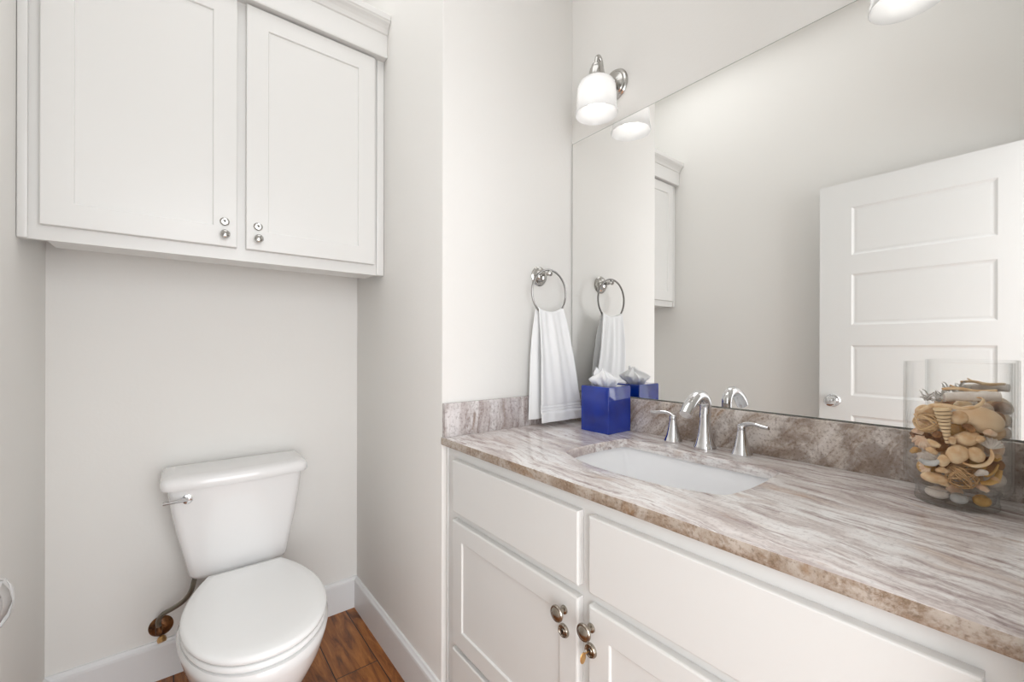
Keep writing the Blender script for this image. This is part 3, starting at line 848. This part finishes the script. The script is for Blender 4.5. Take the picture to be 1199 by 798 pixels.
rings = [egg(0.176, 1.246, 1.768, 0.4005, 0.6), egg(0.183, 1.239, 1.772, 0.4025, 0.6), egg(0.186, 1.236, 1.774, 0.410, 0.6), egg(0.184, 1.239, 1.773, 0.4165, 0.6), egg(0.176, 1.248, 1.768, 0.421, 0.6), egg(0.150, 1.280, 1.75, 0.4235, 0.6), egg(0.10, 1.34, 1.70, 0.4245, 0.6)]
loft(b, rings); obj('seat_lid', b, M['seat'], tl, True, angle=60)

# ---- shut-off valve and hose
sv = thing('shutoff_valve', 'small water shut-off valve with bronze stained plate behind the toilet', 'valve', (-0.045, YB, 0.185))
b = BM(); lathe(b, [(0.036, 0.0), (0.036, 0.002), (0.031, 0.008), (0.018, 0.012), (0.011, 0.013), (0.011, 0.02), (0, 0.02)], (-0.042, YB - 0.0002, 0.187), (0, -1, 0), 32, False)
obj('escutcheon', b, M['oldbronze'], sv)
b = BM(); lathe(b, [(0.009, 0.012), (0.009, 0.045), (0.0, 0.045)], (-0.047, YB, 0.187), (0, -1, 0), 16, False)
lathe(b, [(0.010, 0.0), (0.010, 0.020), (0.008, 0.026), (0.0, 0.026)], (-0.047, YB - 0.036, 0.180), (0, 0, 1), 16, True)
obj('valve_body', b, M['oldbronze'], sv)
b = BM(); lathe(b, [(0.006, 0.0), (0.012, 0.006), (0.014, 0.014), (0.012, 0.022), (0.0, 0.023)], (-0.040, YB - 0.040, 0.172), (0.1, -0.5, -0.7), 8, False)
obj('valve_handle', b, M['brass'], sv)
b = BM(); tube(b, [(-0.047, YB - 0.036, 0.200), (-0.049, YB - 0.040, 0.226), (-0.036, YB - 0.052, 0.252), (-0.006, YB - 0.080, 0.276), (0.022, YB - 0.110, 0.306), (0.042, YB - 0.135, 0.345), (0.052, YB - 0.142, 0.388)], 0.0078, 12, sub=8)
obj('supply_hose', b, M['hose'], sv)

# ---------------------------------------------------------------- glass vase
VC = Vector((1.126, 0.1065, CZ))
gv = thing('glass_vase', 'clear cylindrical glass vase on a thick foot, full of shells', 'vase', VC)
b = BM()
R = 0.071
po = [(0.0575, 0.0305), (0.064, 0.0325), (0.0690, 0.036), (R, 0.043), (R, 0.060), (R, 0.258), (R - 0.0005, 0.2595), (R - 0.0015, 0.260)]
pi_ = [(R - 0.0028, 0.2595), (R - 0.0032, 0.258), (R - 0.0032, 0.060), (R - 0.0036, 0.047), (R - 0.007, 0.041), (0.057, 0.0375), (0.0530, 0.0345), (0.0525, 0.0305), (0.0575, 0.0305)]
lathe(b, po + pi_, VC, (0, 0, 1), 72, False)
obj('cylinder', b, M['glass'], gv, True, angle=50)
b = BM(); lathe(b, [(0.0, 0.0004), (0.052, 0.0004), (0.055, 0.003), (0.0555, 0.008), (0.054, 0.014), (0.0535, 0.022), (0.0550, 0.027), (0.0575, 0.0303), (0.0525, 0.0303), (0.0505, 0.026), (0.0495, 0.014), (0.046, 0.009), (0.0, 0.008)], VC, (0, 0, 1), 64, False)
obj('foot', b, M['glassfoot'], gv, True, angle=50)

# ---- things in the vase
GRP = 'shells and dried pods in the glass vase'
from mathutils import Euler, Quaternion
def L(x, y, z): return (VC.x + x, VC.y + y, VC.z + z)
def find(name, bm, m, c, label, cat, group=GRP, smooth=True, angle=50):
    return tag(obj(name, bm, m, None, smooth, c, angle), label, cat, group)

def vine_ball(c, r, seed, nloop, wire, m, label):
    random.seed(seed); b = BM()
    for k in range(nloop):
        ax = Vector((random.uniform(-1, 1), random.uniform(-1, 1), random.uniform(-1, 1))).normalized()
        U = ax.orthogonal().normalized(); V = ax.cross(U); off = random.uniform(-0.35, 0.35) * r
        rr_ = math.sqrt(r * r - off * off)
        pts = [Vector(c) + ax * off + (U * cos(t) + V * sin(t)) * rr_ * random.uniform(0.93, 1.03) for t in [2 * pi * i / 9 for i in range(10)]]
        tube(b, pts, wire * random.uniform(0.8, 1.2), 6, sub=4)
    return find('vine_ball', b, m, c, label, 'vine ball')
vine_ball(L(-0.036, 0.034, 0.148), 0.0185, 3, 10, 0.0011, M['rattan'], 'openwork ball of pale vine at upper left in the vase')
vine_ball(L(-0.040, -0.012, 0.060), 0.0215, 8, 11, 0.0011, M['rattan_brown'], 'openwork ball of brown vine low in the front of the vase')

# turret shell, point down
b = BM(); prof = []
N = 10
for k in range(N):
    a, h = 0.0120 - 0.0092 * k / N, -0.066 * k / N
    a2, h2 = 0.0120 - 0.0092 * (k + 1) / N, -0.066 * (k + 1) / N
    prof += [(a * 0.86, h), (a * 1.02, h - 0.0014), (a2 * 1.10, h2 + 0.0016)]
prof = [(0.0, 0.0015), (0.006, 0.001)] + prof + [(0.0, -0.0672)]
lathe(b, prof, L(-0.0545, 0.0115, 0.180), (-0.10, 0.10, 1), 28, False)
o = find('turret_shell', b, [M['turret'], M['groove']], L(-0.0545, 0.0115, 0.147), 'long pointed ridged shell, tip down, in the front of the vase', 'seashell')
for i, p in enumerate(o.data.polygons):
    ring = i // 28
    if ring >= 2 and (ring - 2) % 3 == 2: p.material_index = 1

b = BM(); ellipsoid(b, L(-0.043, -0.008, 0.163), (0.0125, 0.0128, 0.0120), None, 0.03, 60, 3)
find('wooden_ball', b, M['tan'], L(-0.043, -0.008, 0.163), 'small tan round ball beside the ridged pointed shell', 'dried pod')
b = BM(); ellipsoid(b, L(-0.024, -0.031, 0.161), (0.0240, 0.0310, 0.0225), Euler((radians(20), 0, 0)), 0.0, 30, 0, (36, 24))
find('gourd', b, M['egg'], L(-0.024, -0.031, 0.161), 'large smooth tan egg-shaped gourd near the top of the vase', 'gourd')
# curved flat stick over the top
b = BM(); tube(b, [L(-0.040, 0.050, 0.160), L(-0.050, 0.038, 0.172), L(-0.056, 0.024, 0.182), L(-0.058, 0.006, 0.184), L(-0.057, -0.012, 0.181), L(-0.052, -0.027, 0.184), L(-0.042, -0.036, 0.193), L(-0.028, -0.034, 0.199), L(-0.020, -0.018, 0.197)], [0.0022, 0.003, 0.0034, 0.0032, 0.003, 0.0026, 0.0022, 0.002, 0.0015], 8, sub=5, flat=(1.1, 0.6))
find('wood_shaving', b, M['tan'], L(-0.05, 0, 0.184), 'thin curved tan strip sweeping across the top of the heap', 'wood strip')
# driftwood stub to the right
b = BM(); tube(b, [L(-0.028, 0.012, 0.196), L(-0.020, -0.010, 0.199), L(-0.016, -0.034, 0.201), L(-0.012, -0.055, 0.202)], [0.0075, 0.0085, 0.0090, 0.0085], 12, sub=4)
for v in b.verts: v.co += Vector((1, 1, 1)) * 0.0015 * noise.noise(v.co * 120)
find('driftwood', b, M['pale'], L(-0.02, -0.02, 0.2), 'pale thick driftwood stick lying on top at the right', 'driftwood')
b = BM(); tube(b, [L(-0.016, 0.016, 0.210), L(-0.010, -0.004, 0.212), L(0.000, -0.026, 0.208), L(0.006, -0.05, 0.211)], [0.0022, 0.003, 0.0034, 0.0024], 8, sub=4)
tube(b, [L(-0.010, -0.004, 0.212), L(-0.016, 0.006, 0.218)], [0.002, 0.0012], 6)
find('twig', b, M['tan'], L(0, -0.01, 0.21), 'thin tan twig crossing above the driftwood stick', 'twig')
# grey lichen tuft
random.seed(11); b = BM()
for k in range(26):
    p0 = Vector(L(-0.014, 0.022, 0.190)) + Vector((random.uniform(-.010, .010), random.uniform(-.016, .016), random.uniform(-.004, .003)))
    p1 = p0 + Vector((random.uniform(-.008, .008), random.uniform(-.012, .012), random.uniform(.002, .016)))
    p2 = p1 + Vector((random.uniform(-.006, .006), random.uniform(-.006, .006), random.uniform(-.002, .006)))
    tube(b, [p0, p1, p2], [0.0016, 0.0013, 0.0008], 6, sub=3)
find('dried_moss', b, M['grey'], L(-0.014, 0.022, 0.19), 'grey tuft of dried moss on top at the left', 'moss')

def scallop(c, r, rot, m, label, ribs=9):
    b = BM(); NU_, NV = 36, 10
    q = rot.to_matrix()
    for side in (0,):
        top = []; bot = []
        for j in range(NV + 1):
            rowt, rowb = [], []
            rr_ = j / NV
            for i in range(NU_ + 1):
                a = -1.15 + 2.3 * i / NU_
                rad = r * rr_ * (1 + 0.05 * cos(a * ribs * 2.4) * rr_) * 1.75
                x = rad * sin(a); y = rad * cos(a) - r * 0.8
                z = r * 0.55 * (1 - (rr_ * 1.0) ** 2 * 0.9 - (a / 1.3) ** 2 * 0.25 * rr_) + 0.05 * r * cos(a * ribs * 2.4) * rr_
                if rr_ == 0: z = r * 0.25
                p = q @ Vector((x, y, z - r * 0.2)) + Vector(c)
                rowt.append(p); rowb.append(p - q @ Vector((0, 0, r * 0.07)))
            top.append(rowt); bot.append(rowb)
        vt = [[b.verts.new(p) for p in rw] for rw in top]; vb = [[b.verts.new(p) for p in rw] for rw in bot]
        for V_ in (vt, vb):
            for j in range(NV):
                for i in range(NU_): b.faces.new((V_[j][i], V_[j][i + 1], V_[j + 1][i + 1], V_[j + 1][i]))
        for i in range(NU_): b.faces.new((vt[NV][i], vt[NV][i + 1], vb[NV][i + 1], vb[NV][i]))
        for j in range(NV):
            b.faces.new((vt[j][0], vt[j + 1][0], vb[j + 1][0], vb[j][0])); b.faces.new((vt[j][NU_], vt[j + 1][NU_], vb[j + 1][NU_], vb[j][NU_]))
    return find('scallop_shell', b, m, c, label, 'seashell')
FACE = lambda rx, ry, rz: (Matrix.Rotation(radians(rz), 4, 'Z') @ Matrix.Rotation(radians(ry), 4, 'Y') @ Matrix.Rotation(radians(rx), 4, 'X')).to_quaternion()
# shells that face the room (normal towards -x)
def facing(spin, tilt=0): return (Matrix.Rotation(radians(tilt), 4, 'Z') @ Matrix.Rotation(radians(-90), 4, 'Y') @ Matrix.Rotation(radians(spin), 4, 'Z')).to_quaternion()
scallop(L(-0.036, 0.040, 0.112), 0.0145, facing(70, -20), M['pink'], 'peach ribbed scallop shell against the left glass')
scallop(L(-0.042, 0.032, 0.086), 0.0125, facing(120, -10), M['pale'], 'bleached white shell below the peach scallop at left')
scallop(L(-0.040, 0.034, 0.064), 0.0115, facing(20, -20), M['pink'], 'cream shell low at the left edge of the heap')
scallop(L(-0.036, -0.045, 0.122), 0.0110, facing(-100, 20), M['pale'], 'pale fluted shell under the egg-shaped gourd at right')
# knobbly pod
b = BM(); ellipsoid(b, L(-0.043, -0.018, 0.128), (0.012, 0.0185, 0.0120), Euler((radians(-12), 0, 0)), 0.22, 70, 9, (40, 28))
find('walnut_shell', b, M['tan'], L(-0.043, -0.018, 0.128), 'knobbly tan nut below the round ball', 'nut')
b = BM(); ellipsoid(b, L(-0.0535, -0.007, 0.100), (0.0085, 0.0140, 0.0175), Euler((radians(25), 0, 0)), 0.05, 120, 5, (32, 22))
find('cuttle_seed', b, M['tan'], L(-0.0535, -0.007, 0.100), 'flat oval tan seed in the middle of the heap', 'seed')
b = BM(); ellipsoid(b, L(-0.050, -0.029, 0.103), (0.0075, 0.0110, 0.0135), Euler((radians(-20), 0, 0)), 0.05, 120, 8, (32, 22))
find('cuttle_seed', b, M['tan'], L(-0.050, -0.029, 0.103), 'smaller oval seed cupped by a curled husk', 'seed')
b = BM(); tube(b, [L(-0.050, -0.046, 0.116), L(-0.051, -0.0475, 0.103), L(-0.052, -0.041, 0.090), L(-0.055, -0.028, 0.084), L(-0.057, -0.014, 0.087)], [0.002, 0.004, 0.0045, 0.004, 0.002], 8, sub=5, flat=(1, 0.5))
find('curled_husk', b, M['tan'], L(-0.052, -0.035, 0.095), 'curved tan husk wrapped below the smaller oval seed', 'husk')
b = BM(); ellipsoid(b, L(-0.0575, 0.0095, 0.086), (0.0065, 0.0080, 0.0110), Euler((radians(10), 0, 0)), 0.05, 100, 2)
find('seed_pod', b, M['tan'], L(-0.0575, 0.0095, 0.086), 'little tan heart-shaped pod at the left of the oval seeds', 'dried pod')
b = BM(); tube(b, [L(-0.048, 0.030, 0.118), L(-0.054, 0.022, 0.113), L(-0.056, 0.014, 0.110)], [0.003, 0.006, 0.0035], 10, sub=4)
find('wood_curl', b, M['tan'], L(-0.054, 0.022, 0.113), 'short tan wood curl left of the pointed shell tip', 'wood curl')
b = BM(); lathe(b, [(0.0, 0.0), (0.0045, 0.0), (0.005, 0.004), (0.0045, 0.010), (0.0, 0.010)], L(-0.0565, -0.0015, 0.119), (-0.3, 0, 1), 14, False)
find('cinnamon_stub', b, M['tan'], L(-0.0565, -0.0015, 0.122), 'tiny tan stub right of the pointed shell tip', 'stick')
b = BM(); tube(b, [L(-0.0565, 0.040, 0.082)] + [L(-0.0585, 0.032, 0.078), L(-0.0600, 0.020, 0.080), L(-0.0595, 0.012, 0.090)], [0.003, 0.0065, 0.0068, 0.002], 12, sub=5, flat=(0.9, 0.6))
find('mussel_shell', b, M['stone'], L(-0.058, 0.028, 0.08), 'pale blue-grey curved shell low at the left front', 'seashell')
for k, (pts, lab) in enumerate([
    ([(-0.047, -0.040, 0.086), (-0.050, -0.036, 0.078), (-0.050, -0.042, 0.070), (-0.044, -0.050, 0.078), (-0.040, -0.054, 0.090)], 'looped amber wood curl at the lower right'),
    ([(-0.048, -0.034, 0.056), (-0.046, -0.044, 0.058), (-0.039, -0.052, 0.066), (-0.034, -0.056, 0.080)], 'broad amber peel curving up the right glass'),
    ([(-0.042, -0.047, 0.104), (-0.040, -0.051, 0.096), (-0.036, -0.055, 0.100)], 'small amber curl under the fluted shell at right')]):
    b = BM(); tube(b, [L(*p) for p in pts], [0.003] + [0.0052] * (len(pts) - 2) + [0.003], 8, sub=5, flat=(1.0, 0.4))
    find('wood_curl', b, M['amber'], L(*pts[1]), lab, 'wood curl')
for (p, r, m, lab, seed) in [
    ((-0.046, 0.022, 0.050), (0.012, 0.019, 0.0095), 'tan', 'flat tan pebble above the glass foot at left', 1),
    ((-0.030, 0.020, 0.021), (0.013, 0.017, 0.0105), 'pale', 'cream pebble resting in the glass foot at left', 2),
    ((-0.036, -0.008, 0.019), (0.011, 0.012, 0.0095), 'stone', 'grey pebble resting in the glass foot at centre', 3),
    ((-0.024, -0.034, 0.020), (0.012, 0.012, 0.0105), 'amber', 'amber pebble resting in the glass foot at right', 4)]:
    b = BM(); ellipsoid(b, L(*p), r, None, 0.08, 40, seed)
    find('pebble', b, M[m], L(*p), lab, 'pebble')
# small bits in the gaps between the bigger finds
random.seed(33)
gaps = [(-0.038, 0.046, 0.128, 'pink'), (-0.050, 0.018, 0.128, 'brownpod'), (-0.052, 0.026, 0.098, 'tan'), (-0.047, -0.034, 0.128, 'tan'), (-0.044, -0.044, 0.140, 'pink'), (-0.048, -0.020, 0.146, 'brownpod'), (-0.054, 0.012, 0.066, 'tan'), (-0.050, 0.030, 0.070, 'amber'), (-0.036, -0.050, 0.060, 'tan'), (-0.052, -0.036, 0.072, 'pale'), (-0.046, 0.012, 0.042, 'tan'), (-0.040, -0.036, 0.044, 'pink'), (-0.030, -0.052, 0.098, 'tan'), (-0.028, 0.050, 0.090, 'amber'), (-0.026, 0.052, 0.120, 'brownpod')]
for k, (x, y, z, mm_) in enumerate(gaps):
    b = BM()
    rz = random.uniform(0, 3)
    d = Vector((cos(rz), sin(rz), random.uniform(-0.5, 0.5))) * 0.007
    c_ = Vector(L(x, y, z))
    tube(b, [c_ - d, c_ + Vector((-0.002, 0, 0.003)), c_ + d], [0.0035, 0.0062, 0.0030], 10, sub=5)
    find('wood_chip', b, M[mm_], tuple(c_), 'small chip of dried wood tucked between the shells in the vase', 'wood chip', 'small wood chips between the shells')
# the heap behind: pods filling the rest of the cylinder
random.seed(21)
core = []
for z in (0.022, 0.056, 0.082, 0.108, 0.134, 0.160):
    for (x, y) in ((0.0, 0.0), (0.030, 0.030), (0.034, -0.022), (0.004, 0.042), (0.010, -0.046), (0.048, 0.004), (-0.020, 0.018), (-0.018, -0.020)):
        if z < 0.04 and (x < -0.01 or math.hypot(x, y) > 0.036): continue
        if z > 0.15 and (x, y) in ((-0.018, -0.020),): continue
        core.append((x + random.uniform(-.003, .003), y + random.uniform(-.003, .003), z + random.uniform(-.003, .003)))
for k, p in enumerate(core):
    if (Vector(p) - Vector((-0.036, 0.034, 0.148))).length < 0.033 or (Vector(p) - Vector((-0.040, -0.012, 0.060))).length < 0.036 or (Vector(p) - Vector((-0.024, -0.031, 0.161))).length < 0.034: continue
    m = ['pink', 'tan', 'brownpod', 'tan', 'amber', 'pale', 'brownpod'][k % 7]
    b = BM(); ellipsoid(b, L(*p), (0.0145, 0.0155, 0.0135) if p[2] > 0.04 else (0.012, 0.012, 0.0105), Euler((k, k * 2, k * 3)) if p[2] > 0.04 else None, 0.15, 55, k, (24, 16))
    find('dried_pod', b, M[m], L(*p), 'rounded dried pod packed inside the heap in the vase', 'dried pod', 'dried pods packed behind the front shells')
